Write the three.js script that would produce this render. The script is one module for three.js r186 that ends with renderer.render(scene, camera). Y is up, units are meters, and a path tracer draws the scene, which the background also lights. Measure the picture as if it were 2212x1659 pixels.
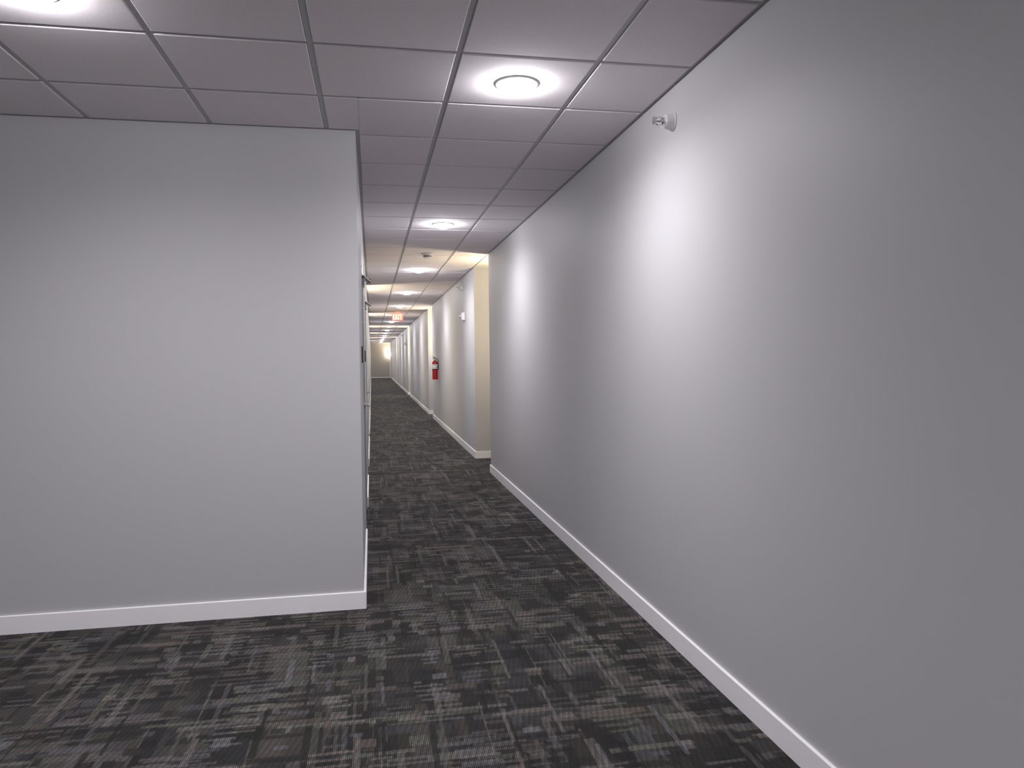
import * as THREE from 'three';
import { mergeGeometries } from 'three/addons/utils/BufferGeometryUtils.js';
import { RoundedBoxGeometry } from 'three/addons/geometries/RoundedBoxGeometry.js';
import { TextGeometry } from 'three/addons/geometries/TextGeometry.js';
import { FontLoader } from 'three/addons/loaders/FontLoader.js';

// ---------------------------------------------------------------- camera, exposure
// Plan coordinates: X to the side, Y up, D = depth down the corridor (three.js z = -D).
const F_PX = 1598.52, YAW = 0.1871, PITCH = -0.0349, ROLL = -0.0116, EYE = 1.4226;
const scene = new THREE.Scene();
scene.background = new THREE.Color(0x000000);
const camera = new THREE.PerspectiveCamera(2 * Math.atan(829.5 / F_PX) * 180 / Math.PI, 2212 / 1659, 0.05, 200);
{
  const f = new THREE.Vector3(Math.sin(YAW) * Math.cos(PITCH), Math.sin(PITCH), -Math.cos(YAW) * Math.cos(PITCH));
  const r = new THREE.Vector3(Math.cos(YAW), 0, Math.sin(YAW));
  const u = new THREE.Vector3().crossVectors(r, f);
  camera.position.set(0, EYE, 0);
  camera.up.copy(u).multiplyScalar(Math.cos(ROLL)).addScaledVector(r, -Math.sin(ROLL));
  camera.lookAt(f.add(camera.position));
}
const renderer = new THREE.WebGLRenderer({ antialias: true });
renderer.toneMapping = THREE.LinearToneMapping;
renderer.toneMappingExposure = 2.35;
renderer.shadowMap.enabled = true;
const LAMP = { color: new THREE.Color().setRGB(0.98, 0.955, 1.0), power: 3.5, glow: 43 };
const SCONCE = { color: new THREE.Color().setRGB(1.0, 0.83, 0.54), power: 0.31, up: 2.2, glow: 8 };

// ---------------------------------------------------------------- helpers
let seed = 20240611;
const rnd = () => { seed = (seed + 0x6D2B79F5) | 0; let t = Math.imul(seed ^ (seed >>> 15), 1 | seed); t = (t + Math.imul(t ^ (t >>> 7), 61 | t)) ^ t; return ((t ^ (t >>> 14)) >>> 0) / 4294967296; };
const rr = (a, b) => a + (b - a) * rnd();
const V = (x, y, d) => new THREE.Vector3(x, y, -d);
const used = new Map();
function numbered(n) { const k = used.get(n) || 0; used.set(n, k + 1); return k ? n + '_' + String(k).padStart(3, '0') : n; }
// box given by its plan extents, uv in metres
function bx(x0, x1, y0, y1, d0, d1) {
  const g = new THREE.BoxGeometry(x1 - x0, y1 - y0, d1 - d0);
  g.translate((x0 + x1) / 2, (y0 + y1) / 2, -(d0 + d1) / 2);
  metric(g); return g;
}
function metric(g) {
  const p = g.attributes.position, n = g.attributes.normal, uv = new Float32Array(p.count * 2);
  for (let i = 0; i < p.count; i++) {
    const ax = Math.abs(n.getX(i)), ay = Math.abs(n.getY(i)), az = Math.abs(n.getZ(i));
    if (ay >= ax && ay >= az) { uv[2 * i] = p.getX(i); uv[2 * i + 1] = p.getZ(i); }
    else if (ax >= az) { uv[2 * i] = p.getZ(i); uv[2 * i + 1] = p.getY(i); }
    else { uv[2 * i] = p.getX(i); uv[2 * i + 1] = p.getY(i); }
  }
  g.setAttribute('uv', new THREE.BufferAttribute(uv, 2)); return g;
}
function plain(g) { const q = g.index ? g.toNonIndexed() : g.clone(); for (const k of Object.keys(q.attributes)) if (!['position', 'normal', 'uv'].includes(k)) q.deleteAttribute(k); return q; }
const merge = (a) => a.length === 1 ? a[0] : mergeGeometries(a.map(plain));
function part(name, geo, mat, parent) {
  const m = new THREE.Mesh(Array.isArray(geo) ? merge(geo) : geo, mat);
  m.name = parent === scene ? numbered(name) : name; m.castShadow = m.receiveShadow = true; parent.add(m); return m;
}
function thing(name, label, category, group) {
  const o = new THREE.Group(); o.name = numbered(name); o.userData = { label, category }; if (group) o.userData.group = group; scene.add(o); return o;
}
function structure(o, label) { o.userData.kind = 'structure'; if (label) { o.userData.label = label; o.userData.category = o.name.split('_')[0]; } return o; }
function sgroup(name, label) { const o = new THREE.Group(); o.name = numbered(name); scene.add(o); return structure(o, label); }
function tube(pts, r, seg = 24, rad = 10) { return new THREE.TubeGeometry(new THREE.CatmullRomCurve3(pts), seg, r, rad, false); }
function bar(a, b, r, rad = 10) {
  const d = new THREE.Vector3().subVectors(b, a), g = new THREE.CylinderGeometry(r, r, d.length(), rad);
  g.applyQuaternion(new THREE.Quaternion().setFromUnitVectors(new THREE.Vector3(0, 1, 0), d.clone().normalize()));
  return g.translate((a.x + b.x) / 2, (a.y + b.y) / 2, (a.z + b.z) / 2);
}
const lathe = (pts, n = 40) => new THREE.LatheGeometry(pts.map(([r, y]) => new THREE.Vector2(r, y)), n);

// ---------------------------------------------------------------- textures and materials
function dataTex(w, h, fill, srgb, rx, ry) {
  const d = new Uint8Array(w * h * 4), o = [0, 0, 0];
  for (let y = 0; y < h; y++) for (let x = 0; x < w; x++) { fill(x, y, o); const i = (y * w + x) * 4; d[i] = o[0]; d[i + 1] = o[1]; d[i + 2] = o[2]; d[i + 3] = 255; }
  const t = new THREE.DataTexture(d, w, h); t.wrapS = t.wrapT = THREE.RepeatWrapping; t.magFilter = THREE.LinearFilter; t.minFilter = THREE.LinearMipmapLinearFilter; t.generateMipmaps = true;
  if (srgb) t.colorSpace = THREE.SRGBColorSpace; if (rx) t.repeat.set(rx, ry ?? rx); t.needsUpdate = true; return t;
}
// tileable value noise
function noiseField(n, cells) {
  const g = new Float32Array(cells * cells).map(() => rnd()), out = new Float32Array(n * n);
  for (let y = 0; y < n; y++) for (let x = 0; x < n; x++) {
    const fx = x / n * cells, fy = y / n * cells, x0 = Math.floor(fx), y0 = Math.floor(fy); let tx = fx - x0, ty = fy - y0; tx = tx * tx * (3 - 2 * tx); ty = ty * ty * (3 - 2 * ty);
    const a = g[(y0 % cells) * cells + x0 % cells], b = g[(y0 % cells) * cells + (x0 + 1) % cells], c = g[((y0 + 1) % cells) * cells + x0 % cells], d = g[((y0 + 1) % cells) * cells + (x0 + 1) % cells];
    out[y * n + x] = (a + (b - a) * tx) * (1 - ty) + (c + (d - c) * tx) * ty;
  }
  return out;
}
const nB = noiseField(512, 128);
const tileTex = dataTex(512, 512, (x, y, o) => { const i = y * 512 + x, v = Math.min(255, 248 + 6 * (nB[i] - 0.5) + 8 * (rnd() - 0.5)); o[0] = v; o[1] = v * 0.985; o[2] = v * 0.985; }, true, 1.7);

// carpet: woven patchwork of ribbed bars and blocks, 3.6576 m repeat
const CS = 2048, CM = 3.6576;
const carpetTex = (() => {
  const lum = new Float32Array(CS * CS).fill(0.30), rib = new Float32Array(CS * CS).fill(0.10), tint = new Uint8Array(CS * CS);
  const px = CS / CM;
  const rect = (x, y, w, h, l, rb, tn, ragged) => {
    const X0 = Math.round(x * px / 4) * 4, Y0 = Math.round(y * px), W = Math.max(4, Math.round(w * px / 4) * 4), Hh = Math.max(3, Math.round(h * px));
    for (let i = 0; i < W; i++) {
      const col = ((X0 + i) % CS + CS) % CS, rag = ragged ? Math.floor(rnd() * ragged * 3) : 0;
      for (let j = -rag; j < Hh + (ragged ? Math.floor(rnd() * ragged * 3) : 0); j++) { const k = ((((Y0 + j) % CS) + CS) % CS) * CS + col; lum[k] = lum[k] * 0.42 + l * 0.58; rib[k] = rb; tint[k] = tn; }
    }
  };
  const tn = () => Math.floor(rnd() * 5);
  for (let i = 0; i < 260; i++) rect(rr(0, CM), rr(0, CM), rr(0.12, 0.5), rr(0.1, 0.4), rr(0.16, 0.40), rr(0.02, 0.3), tn(), 1);
  for (let i = 0; i < 500; i++) rect(rr(0, CM), rr(0, CM), rr(0.05, 0.16), rr(0.12, 0.55), rnd() < 0.6 ? rr(0.10, 0.2) : rr(0.3, 0.46), rr(0.02, 0.35), tn(), 1);
  for (let i = 0; i < 900; i++) rect(rr(0, CM), rr(0, CM), rr(0.10, 0.42), rr(0.012, 0.05), rnd() < 0.5 ? rr(0.10, 0.2) : rr(0.38, 0.62), rr(0.05, 0.45), tn(), 1);
  for (let i = 0; i < 420; i++) rect(rr(0, CM), rr(0, CM), rr(0.007, 0.03), rr(0.10, 0.5), rnd() < 0.45 ? rr(0.09, 0.16) : rr(0.42, 0.62), rr(0.02, 0.2), tn(), 0);
  for (let i = 0; i < 520; i++) rect(rr(0, CM), rr(0, CM), rr(0.03, 0.09), rr(0.02, 0.07), rnd() < 0.5 ? rr(0.08, 0.16) : rr(0.45, 0.66), rr(0.02, 0.4), tn(), 1);
  for (let i = 0; i < 260; i++) { const x = rr(0, CM), y = rr(0, CM), n = 2 + Math.floor(rnd() * 4), w = rr(0.06, 0.2), l = rr(0.42, 0.62), t = tn(); for (let k = 0; k < n; k++) rect(x + rr(-0.02, 0.02), y + k * 0.045, w * rr(0.7, 1), 0.014, l, 0.25, t, 1); }
  const T = [[1.0, 0.97, 0.95], [0.97, 0.99, 0.90], [1.0, 0.95, 0.97], [0.97, 0.97, 1.0], [1.02, 0.95, 0.90]];
  return dataTex(CS, CS, (x, y, o) => {
    const k = y * CS + x, r = (x % 4 < 2 ? 1 : -1) * rib[k], c = T[tint[k]];
    let v = lum[k] * (1 + 0.9 * r) * (0.80 + 0.4 * rnd()) * (1 + 0.16 * (((x >> 1) * 7919 + (y >> 2) * 104729) % 13 / 6 - 1));
    v = Math.max(0.03, v); for (let q = 0; q < 3; q++) o[q] = Math.min(255, 255 * v * c[q]);
  }, true, 1 / CM);
})();
const carpetBump = (() => { const n = 512; return dataTex(n, n, (x, y, o) => { const v = (x % 4 < 2 ? 170 : 90) + 90 * (rnd() - 0.5); o[0] = o[1] = o[2] = v; }, false, 1 / 0.9144); })();

const std = (c, rough, extra = {}) => { const m = new THREE.MeshStandardMaterial({ roughness: rough, metalness: 0, ...extra }); Array.isArray(c) ? m.color.setRGB(...c) : m.color.set(c); return m; };
const M = {
  wall: std([0.505, 0.502, 0.512], 0.55),
  carpet: std([0.43, 0.418, 0.41], 1, { map: carpetTex, bumpMap: carpetBump, bumpScale: 0.003 }),
  tile: std([0.98, 0.95, 0.98], 0.95, { map: tileTex }),
  grid: std([0.58, 0.57, 0.59], 0.5),
  plaster: std([0.80, 0.79, 0.76], 0.8),
  deck: std([0.3, 0.3, 0.3], 0.9),
  base: std([0.93, 0.915, 0.935], 0.38),
  white: std([0.82, 0.82, 0.82], 0.35),
  offwhite: std([0.74, 0.73, 0.70], 0.45),
  ringwhite: std([0.72, 0.71, 0.72], 0.45),
  chrome: std([0.85, 0.85, 0.86], 0.12, { metalness: 1 }),
  steel: std([0.45, 0.44, 0.42], 0.3, { metalness: 1 }),
  closer: std([0.16, 0.15, 0.13], 0.4, { metalness: 0.3 }),
  black: std([0.015, 0.015, 0.016], 0.4),
  dark: std([0.03, 0.03, 0.035], 0.35),
  red: std([0.42, 0.012, 0.016], 0.22),
  bulbRed: std([0.5, 0.02, 0.02], 0.1),
  paper: std([0.75, 0.75, 0.73], 0.5),
  print: std([0.12, 0.13, 0.16], 0.5),
  frame: std([0.44, 0.44, 0.47], 0.16),
  leaf: std([0.40, 0.40, 0.45], 0.14),
  brass: std([0.55, 0.47, 0.30], 0.3, { metalness: 1 }),
  nickel: std([0.55, 0.54, 0.52], 0.3, { metalness: 1 }),
  lens: std([0.9, 0.9, 0.9], 0.4, { emissive: LAMP.color, emissiveIntensity: LAMP.glow }),
  shade: std([0.9, 0.88, 0.8], 0.5, { emissive: SCONCE.color, emissiveIntensity: SCONCE.glow }),
  signRed: std([0.45, 0.03, 0.02], 0.3, { emissive: new THREE.Color().setRGB(0.62, 0.16, 0.11), emissiveIntensity: 1 }),
  signLetter: std([0.6, 0.2, 0.1], 0.3, { emissive: new THREE.Color().setRGB(1.5, 1.05, 0.48), emissiveIntensity: 1 }),
  clear: new THREE.MeshPhysicalMaterial({ color: 0xffffff, roughness: 0.1, transmission: 1, thickness: 0 }),
};

// ---------------------------------------------------------------- the place: dimensions in metres
const H = 2.707, T = 0.6096, XA = 0.3865, XR = 1.4413, XL = -0.0666, DF = 4.2858, DEND = 58.1, DR2 = 3.7502;
const LOBX = -6.0, LOBD = -2.6, DEPTH = 0.55, TOP = H + 0.12;
const colX = (i) => XA + i * T, rowD = (j) => DR2 + (j - 2) * T;
const rightAlc = [[9.09, 10.42, 'near'], [17.83, 19.17, 'far'], [28.62, 29.98, 'far'], [42.05, 43.40, 'far']];
const leftAlc = [13.06, 20.82, 28.5, 35.8, 43.42, 50.08].map((d) => [d, d + 1.34, 'near']);
const doors = [[5.93, 7.18], [8.72, 10.0]];

// floor
structure(part('floor', bx(LOBX - 0.6, XR + DEPTH + 0.2, -0.1, 0, LOBD - 0.2, DEND + 0.2), M.carpet, scene), 'dark grey patchwork carpet floor with ribbed bars and blocks');

// walls
const backT = 0.1;
function sideWall(x0, x1, xb0, xb1, alcoves, dStart, dEnd, cut) {
  const g = []; let d = dStart;
  const seg = (a, b) => { if (cut) { for (const s of cut(a, b)) g.push(s); } else g.push(bx(x0, x1, 0, TOP, a, b)); };
  for (const [a, b] of alcoves) { seg(d, a); g.push(bx(xb0, xb1, 0, TOP, a - 0.05, b + 0.05)); d = b; }
  seg(d, dEnd); return g;
}
structure(part('wall_right', sideWall(XR, XR + DEPTH, XR + DEPTH, XR + DEPTH + backT, rightAlc, LOBD - 0.1, DEND + 0.1), M.wall, scene), 'long pale grey corridor wall with a sprinkler and an extinguisher');
const DH = 2.16;
structure(part('wall_left', sideWall(XL - DEPTH, XL, XL - DEPTH - backT, XL - DEPTH, leftAlc, DF + 0.2, DEND + 0.1, (a, b) => {
  const out = []; let d = a;
  for (const [p, q] of doors) if (p >= a && q <= b) {
    out.push(bx(XL - DEPTH, XL, 0, TOP, d, p), bx(XL - DEPTH, XL - 0.06, 0, DH, p, q), bx(XL - DEPTH, XL, DH, TOP, p, q)); d = q;
  }
  out.push(bx(XL - DEPTH, XL, 0, TOP, d, b)); return out;
}), M.wall, scene), 'pale grey corridor wall with two flush service doors');
structure(part('wall_front', bx(LOBX - 0.1, XL, 0, TOP, DF, DF + 0.2), M.wall, scene), 'broad plain grey wall facing the lobby');
structure(part('wall_end', bx(XL - DEPTH - 0.1, XR + DEPTH + 0.1, 0, TOP, DEND, DEND + 0.1), M.wall, scene), 'small grey wall closing the far corridor end');
structure(part('wall_side', bx(LOBX - 0.1, LOBX, 0, TOP, LOBD - 0.1, DF + 0.2), M.wall, scene), 'grey wall closing the lobby side');
structure(part('wall_back', bx(LOBX - 0.1, XR + 0.1, 0, TOP, LOBD - 0.1, LOBD), M.wall, scene), 'grey wall behind the camera position');

// baseboards: flat board with a small rounded top edge
const BH = 0.098, BT = 0.013;
function boardAlongD(x, sgn, d0, d1) { // sgn: direction in which the board projects
  const s = new THREE.Shape(); s.moveTo(0, 0); s.lineTo(BT, 0); s.lineTo(BT, BH - 0.004); s.quadraticCurveTo(BT, BH, BT - 0.004, BH); s.lineTo(0, BH); s.closePath();
  const g = new THREE.ExtrudeGeometry(s, { depth: d1 - d0, bevelEnabled: false, curveSegments: 4 });
  if (sgn < 0) { g.scale(-1, 1, 1); const p = g.attributes.position.array, n = g.attributes.normal.array, u = g.attributes.uv.array; for (let t = 0; t < p.length; t += 9) for (let k = 0; k < 3; k++) { [p[t + k], p[t + 3 + k]] = [p[t + 3 + k], p[t + k]]; [n[t + k], n[t + 3 + k]] = [n[t + 3 + k], n[t + k]]; } g.computeVertexNormals(); }
  return metric(g.translate(x, 0, -d1));
}
function boardAlongX(d, sgn, x0, x1) {
  const g = boardAlongD(0, 1, 0, x1 - x0); // profile in +x, runs along z
  g.rotateY(sgn > 0 ? Math.PI / 2 : -Math.PI / 2);
  g.computeBoundingBox(); const b = g.boundingBox;
  g.translate(x0 - b.min.x, 0, 0);
  if (sgn > 0) g.translate(0, 0, -d - b.max.z); else g.translate(0, 0, -d - b.min.z);
  return metric(g);
}
{
  const g = []; let d = LOBD;
  for (const [a, b] of rightAlc) { g.push(boardAlongD(XR, -1, d, a), boardAlongX(b, -1, XR - BT, XR + DEPTH), boardAlongX(a, 1, XR - BT, XR + DEPTH), boardAlongD(XR + DEPTH, -1, a + BT, b - BT)); d = b; }
  g.push(boardAlongD(XR, -1, d, DEND)); structure(part('baseboard_right', g, M.base, scene), 'white baseboard along the long corridor wall');
}
{
  const g = []; let d = DF; const gaps = [...doors.map(([a, b]) => [a - 0.05, b + 0.05, 0]), ...leftAlc.map(([a, b]) => [a, b, 1])];
  for (const [a, b, alc] of gaps) { g.push(boardAlongD(XL, 1, d, a)); if (alc) g.push(boardAlongX(a, 1, XL - DEPTH, XL + BT), boardAlongX(b, -1, XL - DEPTH, XL + BT)); d = b; }
  g.push(boardAlongD(XL, 1, d, DEND)); structure(part('baseboard_left', g, M.base, scene), 'white baseboard along the wall with the service doors');
}
// boardAlongX sgn -1 projects towards the camera side (smaller D)
structure(part('baseboard_front', boardAlongX(DF, -1, LOBX, XL + BT), M.base, scene), 'white baseboard under the broad lobby wall');
structure(part('baseboard_end', boardAlongX(DEND, -1, XL, XR), M.base, scene), 'white baseboard under the corridor end wall');
structure(part('trim_1', [bx(XR - 0.075, XR - 0.002, BH, 2.12, DEND - 0.03, DEND), bx(XR - 0.02, XR, BH, 2.12, DEND - 0.9, DEND - 0.83), bx(XR - 0.02, XR, 2.05, 2.12, DEND - 0.83, DEND - 0.03)], M.base, scene), 'white door casing in the corner beside the end wall');

// ---------------------------------------------------------------- ceiling: deck, tees, dropped-edge tiles
const ceiling = sgroup('ceiling', 'suspended ceiling of square tiles dropped below a grey grid');
part('deck', bx(LOBX - 0.6, XR + DEPTH + 0.2, TOP, TOP + 0.1, LOBD - 0.2, DEND + 0.2), M.deck, ceiling);
const DROP = 0.008, GY = H + DROP, TW = 0.024, WA = 0.022;
function tileGeo(x0, x1, d0, d1) { // chamfered lower edge
  const c = 0.0025, w = x1 - x0, l = d1 - d0, cx = (x0 + x1) / 2, cd = (d0 + d1) / 2;
  const y0 = H, y1 = H + c, y2 = H + 0.02, pos = [];
  const ring = (y, s) => [[cx - w / 2 + s, y, -(cd - l / 2 + s)], [cx + w / 2 - s, y, -(cd - l / 2 + s)], [cx + w / 2 - s, y, -(cd + l / 2 - s)], [cx - w / 2 + s, y, -(cd + l / 2 - s)]];
  const a = ring(y0, c), b = ring(y1, 0), e = ring(y2, 0);
  const quad = (p, q, r, s) => pos.push(...p, ...q, ...r, ...p, ...r, ...s);
  quad(a[0], a[3], a[2], a[1]); quad(e[0], e[1], e[2], e[3]);
  for (let i = 0; i < 4; i++) { const j = (i + 1) % 4; quad(a[i], a[j], b[j], b[i]); quad(b[i], b[j], e[j], e[i]); }
  const g = new THREE.BufferGeometry(); g.setAttribute('position', new THREE.Float32BufferAttribute(pos, 3)); g.computeVertexNormals();
  return metric(g);
}
{
  const rest = [], G = TW / 2 + 0.0015;
  const fullTile = tileGeo(G, T - G, G, T - G);
  const i0 = Math.floor((LOBX - XA) / T), i1 = 1, j0 = Math.floor((LOBD - DR2) / T) + 2, j1 = Math.ceil((DEND - DR2) / T) + 2;
  for (let j = j0; j < j1; j++) for (let i = i0; i <= i1; i++) {
    let x0 = colX(i), x1 = colX(i + 1), d0 = rowD(j), d1 = rowD(j + 1);
    if (d0 >= DEND) continue;
    const corr = x1 > XL;
    if (!corr && d0 >= DF) continue;
    let full = true; const gaps = [G, G, G, G];
    if (x0 < LOBX) { x0 = LOBX; gaps[0] = WA; full = false; }
    if (x1 > XR) { x1 = XR; gaps[1] = WA; full = false; }
    if (d0 < LOBD) { d0 = LOBD; gaps[2] = WA; full = false; }
    if (d1 > DEND) { d1 = DEND; gaps[3] = WA; full = false; }
    let geo;
    if (x0 < XL && corr && d1 > DF) {
      full = false;
      if (d0 >= DF) { x0 = XL; gaps[0] = WA; geo = tileGeo(x0 + gaps[0], x1 - gaps[1], d0 + gaps[2], d1 - gaps[3]); }
      else geo = merge([tileGeo(XL + WA, x1 - gaps[1], d0 + G, d1 - G), tileGeo(x0 + G, XL + WA + 0.006, d0 + G, DF - WA)]);
    } else if (d1 > DF && !corr) { full = false; d1 = DF; gaps[3] = WA; }
    if (!geo) {
      if (full) geo = fullTile;
      else { if (x1 - x0 < gaps[0] + gaps[1] + 0.02 || d1 - d0 < gaps[2] + gaps[3] + 0.02) continue; geo = tileGeo(x0 + gaps[0], x1 - gaps[1], d0 + gaps[2], d1 - gaps[3]); }
    }
    const seen = d0 > 1.2 && x1 > -2.1;
    if (seen) { const m = part('ceiling_tile', geo, M.tile, ceiling); if (full) m.position.set(x0, 0, -d0); }
    else rest.push(full ? geo.clone().translate(x0, 0, -d0) : geo);
  }
  const r = part('ceiling_tile_field', rest, M.tile, ceiling); r.userData.kind = 'stuff';
  for (let i = i0 + 1; i <= i1; i++) { const x = colX(i); part('main_runner', bx(x - TW / 2, x + TW / 2, GY, GY + 0.03, LOBD, x > XL ? DEND : DF), M.grid, ceiling); }
  for (let j = j0 + 1; j < j1; j++) { const d = rowD(j); if (d >= DEND) continue; part('cross_tee', bx(d < DF ? LOBX : XL, XR, GY + 0.0004, GY + 0.028, d - TW / 2, d + TW / 2), M.grid, ceiling); }
  const wa = (g) => part('wall_angle', g, M.grid, ceiling);
  wa(bx(XR - WA, XR, GY + 0.0008, GY + 0.03, LOBD, DEND)); wa(bx(XL, XL + WA, GY + 0.0008, GY + 0.03, DF, DEND)); wa(bx(LOBX, XL + WA, GY + 0.0008, GY + 0.03, DF - WA, DF)); wa(bx(XL, XR, GY + 0.0008, GY + 0.03, DEND - WA, DEND));
  for (const [a, b] of rightAlc) part('soffit', bx(XR + 0.0005, XR + DEPTH, H + 0.002, TOP, a, b), M.plaster, ceiling);
  for (const [a, b] of leftAlc) part('soffit', bx(XL - DEPTH, XL - 0.0005, H + 0.002, TOP, a, b), M.plaster, ceiling);
}

// ---------------------------------------------------------------- downlights
const LX = XA + T / 2;
const ringGeo = lathe([[0.085, 0.004], [0.085, -0.004], [0.088, -0.007], [0.094, -0.0075], [0.101, -0.005], [0.1055, 0.0], [0.1055, 0.004]], 56);
const lensGeo = lathe([[0.0005, -0.042], [0.02, -0.0412], [0.04, -0.038], [0.058, -0.032], [0.072, -0.0235], [0.081, -0.014], [0.0858, -0.004], [0.0858, 0.002], [0.0005, 0.002]], 32);
function downlight(x, d, label, group) {
  const t = thing('downlight', label, 'ceiling light', group); t.position.set(x, H, -d);
  part('trim_ring', ringGeo, M.ringwhite, t); part('diffuser', lensGeo, M.lens, t);
  const s = new THREE.SpotLight(LAMP.color, LAMP.power, 0, 1.44, 1, 2); s.position.set(x, H - 0.025, -d); s.target.position.set(x, 0, -d); s.castShadow = true; s.shadow.radius = 3; s.name = 'downlight_beam'; scene.add(s, s.target);
}
const special = {
  0: 'glowing round ceiling downlight above the wall sprinkler by the lobby corner',
  1: 'glowing round ceiling downlight just before the smoke detector and the first recess',
  2: 'glowing round ceiling downlight just past the smoke detector',
  4: 'glowing round ceiling downlight just above the front of the exit sign',
  5: 'glowing round ceiling downlight directly behind the exit sign',
};
for (let k = 0; k < 15; k++) downlight(LX, rowD(1.5) + k * 6 * T, special[k] || (k === 3 ? 'glowing round ceiling downlight between the smoke detector and exit sign, above the extinguisher stretch' : 'small glowing round downlight in the far corridor ceiling beyond the exit sign'), 'round downlights along the corridor ceiling');
downlight(colX(-2.5), rowD(0.5), 'glowing round ceiling downlight over the lobby in front of the broad grey wall');
for (const [i, j, w] of [[0.5, -5.5, 'behind the camera position beside the long corridor wall'], [-8.5, 0.5, 'deep in the lobby beyond the broad grey wall'], [-2.5, -5.5, 'behind the camera position, further from the long wall'], [-8.5, -5.5, 'in the back corner of the lobby']]) downlight(colX(i), rowD(j), 'glowing round ceiling downlight ' + w);

// ---------------------------------------------------------------- wall sconces (warm)
const shadeGeo = lathe([[0.0005, -0.13], [0.040, -0.13], [0.050, -0.12], [0.052, -0.06], [0.052, 0.06], [0.050, 0.12], [0.040, 0.13], [0.0005, 0.13]], 32);
function sconce(x, d, nx, nd, label, group, power = SCONCE.power) { // (nx, nd): direction out of the wall
  const t = thing('wall_sconce', label, 'wall light', group); t.position.set(x, 1.83, -d); t.rotation.y = Math.atan2(nx, -nd);
  part('back_plate', new RoundedBoxGeometry(0.11, 0.2, 0.016, 3, 0.006).translate(0, 0, 0.008), M.nickel, t);
  part('bracket', [bar(new THREE.Vector3(0, 0, 0.014), new THREE.Vector3(0, 0, 0.034), 0.012), new THREE.TorusGeometry(0.0535, 0.004, 10, 40).rotateX(Math.PI / 2).translate(0, 0, 0.085)], M.nickel, t);
  part('glass_shade', shadeGeo.clone().translate(0, 0, 0.085), M.shade, t);
  const p = new THREE.PointLight(SCONCE.color, power, 0, 2); p.position.set(x + nx * 0.085, 1.83, -(d + nd * 0.085)); p.castShadow = true; p.shadow.radius = 2; p.name = 'sconce_glow'; scene.add(p);
  const u = new THREE.SpotLight(SCONCE.color, SCONCE.up, 0, 1.36, 0.9, 2); u.position.copy(p.position).y += 0.06; u.target.position.copy(p.position).y += 2; u.castShadow = true; u.shadow.radius = 2; u.name = 'sconce_uplight'; scene.add(u, u.target);
}
const RG = 'warm sconces inside the corridor recesses';
rightAlc.forEach(([a, b, side], i) => sconce(XR + DEPTH, side === 'near' ? a + 0.25 : b - 0.26, -1, 0, ['warm glass wall sconce tucked in the recess past the smoke detector', 'warm glass wall sconce in the recess beyond the fire extinguisher', 'warm glass wall sconce in the recess beside the second alarm strobe', 'warm glass wall sconce in the last recess before the corridor end'][i], RG));
leftAlc.forEach(([a]) => sconce(XL - DEPTH, a + 0.28, 1, 0, 'warm glass wall sconce inside a recess on the service door side', RG));
sconce(1.27, DEND, 0, -1, 'warm glowing wall sconce on the corridor end wall', undefined, SCONCE.power * 1.3);

// ---------------------------------------------------------------- service doors in the side wall
doors.forEach(([p, q], i) => {
  const g = sgroup('door_' + (i + 1), i ? 'grey service door with closer arm further down the corridor' : 'grey service door with closer arm beside the lobby corner');
  const fw = 0.05, fp = 0.004;
  part('frame', [bx(XL - 0.055, XL + fp, 0, DH, p, p + fw), bx(XL - 0.055, XL + fp, 0, DH, q - fw, q), bx(XL - 0.055, XL + fp, DH - fw, DH, p + fw, q - fw)], M.frame, g);
  part('leaf', bx(XL - 0.052, XL - 0.008, 0.012, DH - fw - 0.003, p + fw + 0.003, q - fw - 0.003), M.leaf, g);
  const cz = p + 0.22, cy = 2.06;
  const c = part('closer_body', new RoundedBoxGeometry(0.03, 0.055, 0.24, 3, 0.006).translate(XL + 0.007, cy - 0.01, -(cz + 0.06)), M.frame, g);
  const e = V(XL + 0.062, cy + 0.035, cz + 0.36);
  part('closer_arm', [bar(V(XL + 0.012, cy + 0.02, cz), V(XL + 0.012, cy + 0.045, cz), 0.009), bar(V(XL + 0.012, cy + 0.04, cz), e, 0.011), bar(e.clone().add(new THREE.Vector3(0, -0.014, 0)), e.clone().add(new THREE.Vector3(0, 0.022, 0)), 0.010), bar(e, V(XL + 0.006, cy + 0.075, cz + 0.62), 0.008)], M.closer, g);
  part('lever_handle', [new THREE.CylinderGeometry(0.026, 0.026, 0.01, 24).rotateZ(Math.PI / 2).translate(XL - 0.003, 1.0, -(q - 0.12)), bar(V(XL - 0.003, 1.0, q - 0.12), V(XL + 0.035, 1.0, q - 0.12), 0.009), bar(V(XL + 0.035, 1.0, q - 0.12), V(XL + 0.035, 1.0, q - 0.23), 0.009)], M.nickel, g);
});
[[5.3, 'beside the first service door by the lobby corner'], [7.75, 'between the two service doors']].forEach(([d, w]) => {
  const t = thing('door_sign', 'small dark room sign on the wall ' + w, 'sign');
  part('plate', new RoundedBoxGeometry(0.010, 0.115, 0.17, 3, 0.003).translate(XL + 0.005, 1.46, -d), M.dark, t);
});

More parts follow.
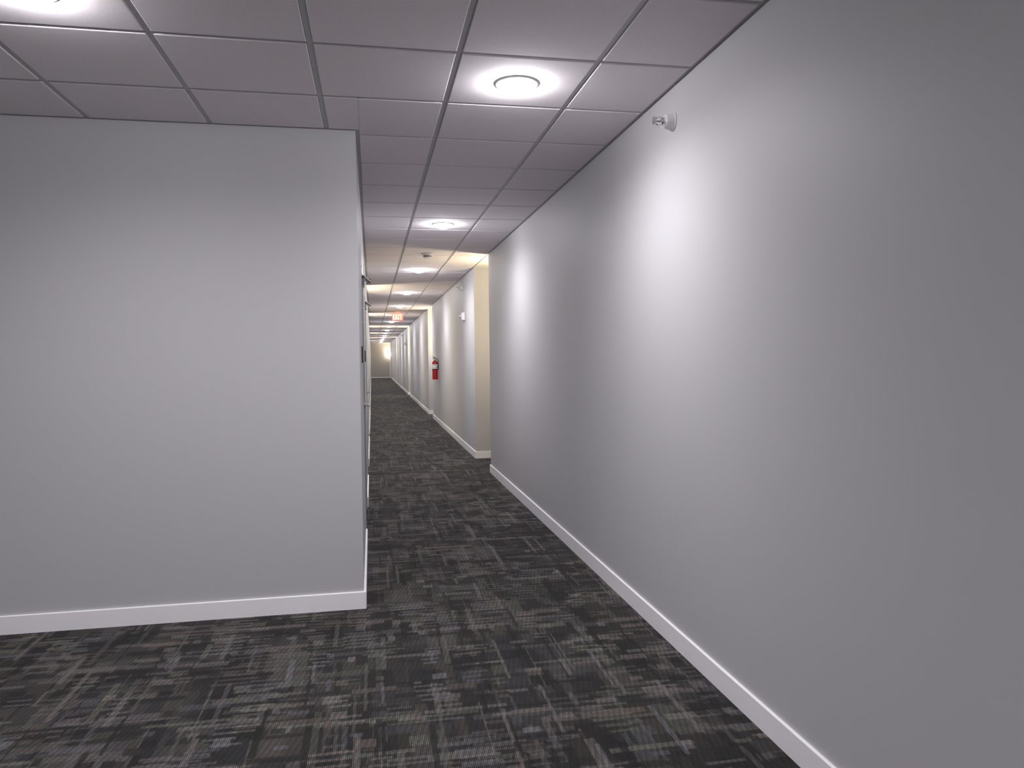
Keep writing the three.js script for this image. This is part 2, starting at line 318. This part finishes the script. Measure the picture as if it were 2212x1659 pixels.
// ---------------------------------------------------------------- sidewall sprinklers (axis along -X)
function sprinkler(d, label) {
  const t = thing('sprinkler', label, 'sprinkler', 'sidewall sprinklers'); t.position.set(XR, 2.545, -d); t.rotation.z = Math.PI / 2; // local +y points away from the wall
  part('escutcheon', lathe([[0.044, 0.0], [0.045, 0.003], [0.043, 0.006], [0.040, 0.010], [0.032, 0.040], [0.029, 0.046], [0.024, 0.046], [0.024, 0.030], [0.0005, 0.030]], 48), M.white, t);
  part('body', [lathe([[0.0005, 0.03], [0.013, 0.03], [0.013, 0.044], [0.017, 0.045], [0.018, 0.055], [0.013, 0.058], [0.009, 0.064], [0.0005, 0.066]], 6)], M.chrome, t);
  const arm = (s) => tube([new THREE.Vector3(s * 0.012, 0.052, 0), new THREE.Vector3(s * 0.019, 0.064, 0), new THREE.Vector3(s * 0.017, 0.080, 0), new THREE.Vector3(s * 0.004, 0.094, 0)], 0.003, 16, 8);
  part('frame_arm', arm(1), M.chrome, t); part('frame_arm', arm(-1), M.chrome, t);
  part('glass_bulb', lathe([[0.0005, 0.062], [0.002, 0.064], [0.0028, 0.075], [0.002, 0.088], [0.0005, 0.090]], 12), M.bulbRed, t);
  const def = [lathe([[0.0005, 0.092], [0.006, 0.092], [0.006, 0.097], [0.015, 0.098], [0.015, 0.0998], [0.0005, 0.1]], 24)];
  for (let k = 0; k < 10; k++) def.push(new THREE.BoxGeometry(0.0035, 0.0015, 0.008).translate(0, 0.099, 0.017).rotateY(k * Math.PI / 5));
  def.push(new THREE.BoxGeometry(0.002, 0.022, 0.026).translate(0.016, 0.092, 0));
  part('deflector', def, M.chrome, t);
}
sprinkler(3.38, 'white-collared chrome sprinkler on the wall beside the first downlight');
sprinkler(11.75, 'small white sprinkler high on the wall above the alarm strobe');
sprinkler(34.9, 'tiny sprinkler on the far corridor wall past the second strobe');

// ---------------------------------------------------------------- alarm strobes
function strobe(d, label) {
  const t = thing('alarm_strobe', label, 'fire alarm', 'wall alarm strobes'); t.position.set(XR, 2.085, -d); t.rotation.y = -Math.PI / 2; // local +z out of the wall
  part('back_box', new RoundedBoxGeometry(0.10, 0.124, 0.03, 3, 0.005).translate(0, 0, 0.015), M.white, t);
  part('housing', new RoundedBoxGeometry(0.088, 0.112, 0.026, 4, 0.008).translate(0, 0, 0.040), M.white, t);
  part('lens', [lathe([[0.0005, 0.012], [0.007, 0.010], [0.011, 0.004], [0.0115, 0]], 24).rotateX(Math.PI / 2).translate(0, 0.005, 0.078), new THREE.CylinderGeometry(0.006, 0.010, 0.028, 20).rotateX(Math.PI / 2).translate(0, 0.005, 0.065)], M.white, t);
  part('sounder_grille', [-0.012, 0, 0.012].map((x) => new THREE.BoxGeometry(0.006, 0.022, 0.002).translate(x, -0.036, 0.0535)), M.dark, t);
  part('conduit_stub', new THREE.CylinderGeometry(0.008, 0.008, 0.022, 16).translate(0, -0.07, 0.012), M.steel, t);
}
strobe(11.53, 'white box-shaped alarm strobe on the wall past the first recess');
strobe(31.8, 'tiny alarm strobe on the far wall just past the third recess');

// ---------------------------------------------------------------- smoke detector
{
  const t = thing('smoke_detector', 'round white smoke detector on the corridor ceiling between two downlights', 'smoke detector'); t.position.set(0.69, H, -9.07);
  part('base', lathe([[0.0005, 0.001], [0.076, 0.001], [0.076, -0.010], [0.070, -0.014], [0.0005, -0.011]], 40), M.white, t);
  part('housing', lathe([[0.064, -0.012], [0.064, -0.020], [0.056, -0.034], [0.0005, -0.034]], 40), M.offwhite, t);
  part('vent_ring', lathe([[0.050, -0.033], [0.050, -0.044], [0.0005, -0.044]], 40), M.dark, t);
  part('cap', lathe([[0.050, -0.043], [0.050, -0.047], [0.042, -0.055], [0.0005, -0.058]], 40), M.white, t);
}

// ---------------------------------------------------------------- exit sign
{
  const font = await new FontLoader().loadAsync('fonts/droid/droid_sans_bold.typeface.json');
  const t = thing('exit_sign', 'red lit exit sign hanging from the corridor ceiling', 'exit sign'); t.position.set(0.71, H, -20.3);
  part('canopy', new RoundedBoxGeometry(0.13, 0.035, 0.05, 3, 0.006).translate(0, -0.0175, 0), M.signRed, t);
  part('housing', new RoundedBoxGeometry(0.295, 0.195, 0.045, 4, 0.008).translate(0, -0.13, 0), M.signRed, t);
  const letters = 'EXIT', adv = [-0.118, -0.066, 0.012, 0.054], wid = [0.044, 0.070, 0.030, 0.062];
  [...letters].forEach((ch, i) => {
    const g = new TextGeometry(ch, { font, size: 0.15, depth: 0.004, curveSegments: 4, bevelEnabled: false }); g.computeBoundingBox(); const b = g.boundingBox;
    g.translate(-b.min.x, -b.min.y, 0); g.scale(wid[i] / (b.max.x - b.min.x), 0.138 / (b.max.y - b.min.y), 1); g.translate(adv[i], -0.201, 0.0215);
    const m = part('letter', g, M.signLetter, t);
  });
}

// ---------------------------------------------------------------- fire extinguisher
{
  const t = thing('fire_extinguisher', 'red fire extinguisher with white label hanging on the corridor wall', 'fire extinguisher'); t.position.set(XR - 0.078, 0.975, -16.25);
  const R = 0.060;
  part('cylinder', lathe([[0.0005, 0.006], [0.05, 0.004], [R - 0.004, 0.0], [R, 0.006], [R, 0.36], [R - 0.004, 0.378], [R - 0.016, 0.396], [0.034, 0.408], [0.022, 0.416], [0.020, 0.425], [0.0005, 0.425]], 48), M.red, t);
  const lab = part('label_band', new THREE.CylinderGeometry(R + 0.0008, R + 0.0008, 0.098, 48, 1, true, -2.35, 4.0).translate(0, 0.285, 0), M.paper, t);
  for (const [h, a, w, y] of [[0.010, -0.35, 0.7, 0.315], [0.030, 0.62, 0.5, 0.270], [0.006, -0.4, 0.8, 0.268]]) part('print', new THREE.CylinderGeometry(R + 0.0014, R + 0.0014, h, 12, 1, true, a, w).translate(0, y, 0), M.print, lab);
  part('strap', [new THREE.CylinderGeometry(R + 0.002, R + 0.002, 0.018, 48, 1, true).translate(0, 0.226, 0)], M.black, t);
  part('valve', [new THREE.CylinderGeometry(0.017, 0.019, 0.04, 20).translate(0, 0.443, 0), new THREE.BoxGeometry(0.05, 0.018, 0.022).translate(-0.008, 0.458, 0), new THREE.CylinderGeometry(0.014, 0.014, 0.012, 20).rotateX(Math.PI / 2).translate(0, 0.447, 0.02)], M.brass, t);
  part('carry_handle', tube([new THREE.Vector3(0.012, 0.462, 0), new THREE.Vector3(-0.015, 0.466, 0), new THREE.Vector3(-0.05, 0.458, 0)], 0.0065, 16, 8), M.black, t);
  part('squeeze_lever', tube([new THREE.Vector3(0.018, 0.466, 0), new THREE.Vector3(-0.012, 0.485, 0), new THREE.Vector3(-0.052, 0.502, 0)], 0.0065, 16, 8), M.black, t);
  part('hose', tube([new THREE.Vector3(0.020, 0.455, 0.004), new THREE.Vector3(0.045, 0.448, 0.012), new THREE.Vector3(0.066, 0.41, 0.022), new THREE.Vector3(0.068, 0.33, 0.026), new THREE.Vector3(0.066, 0.22, 0.026)], 0.008, 40, 10), M.black, t);
  part('bracket', [new THREE.BoxGeometry(0.006, 0.30, 0.04).translate(0.075, 0.25, 0), new THREE.BoxGeometry(0.022, 0.03, 0.03).translate(0.067, 0.30, 0)], M.steel, t);
}

renderer.render(scene, camera);
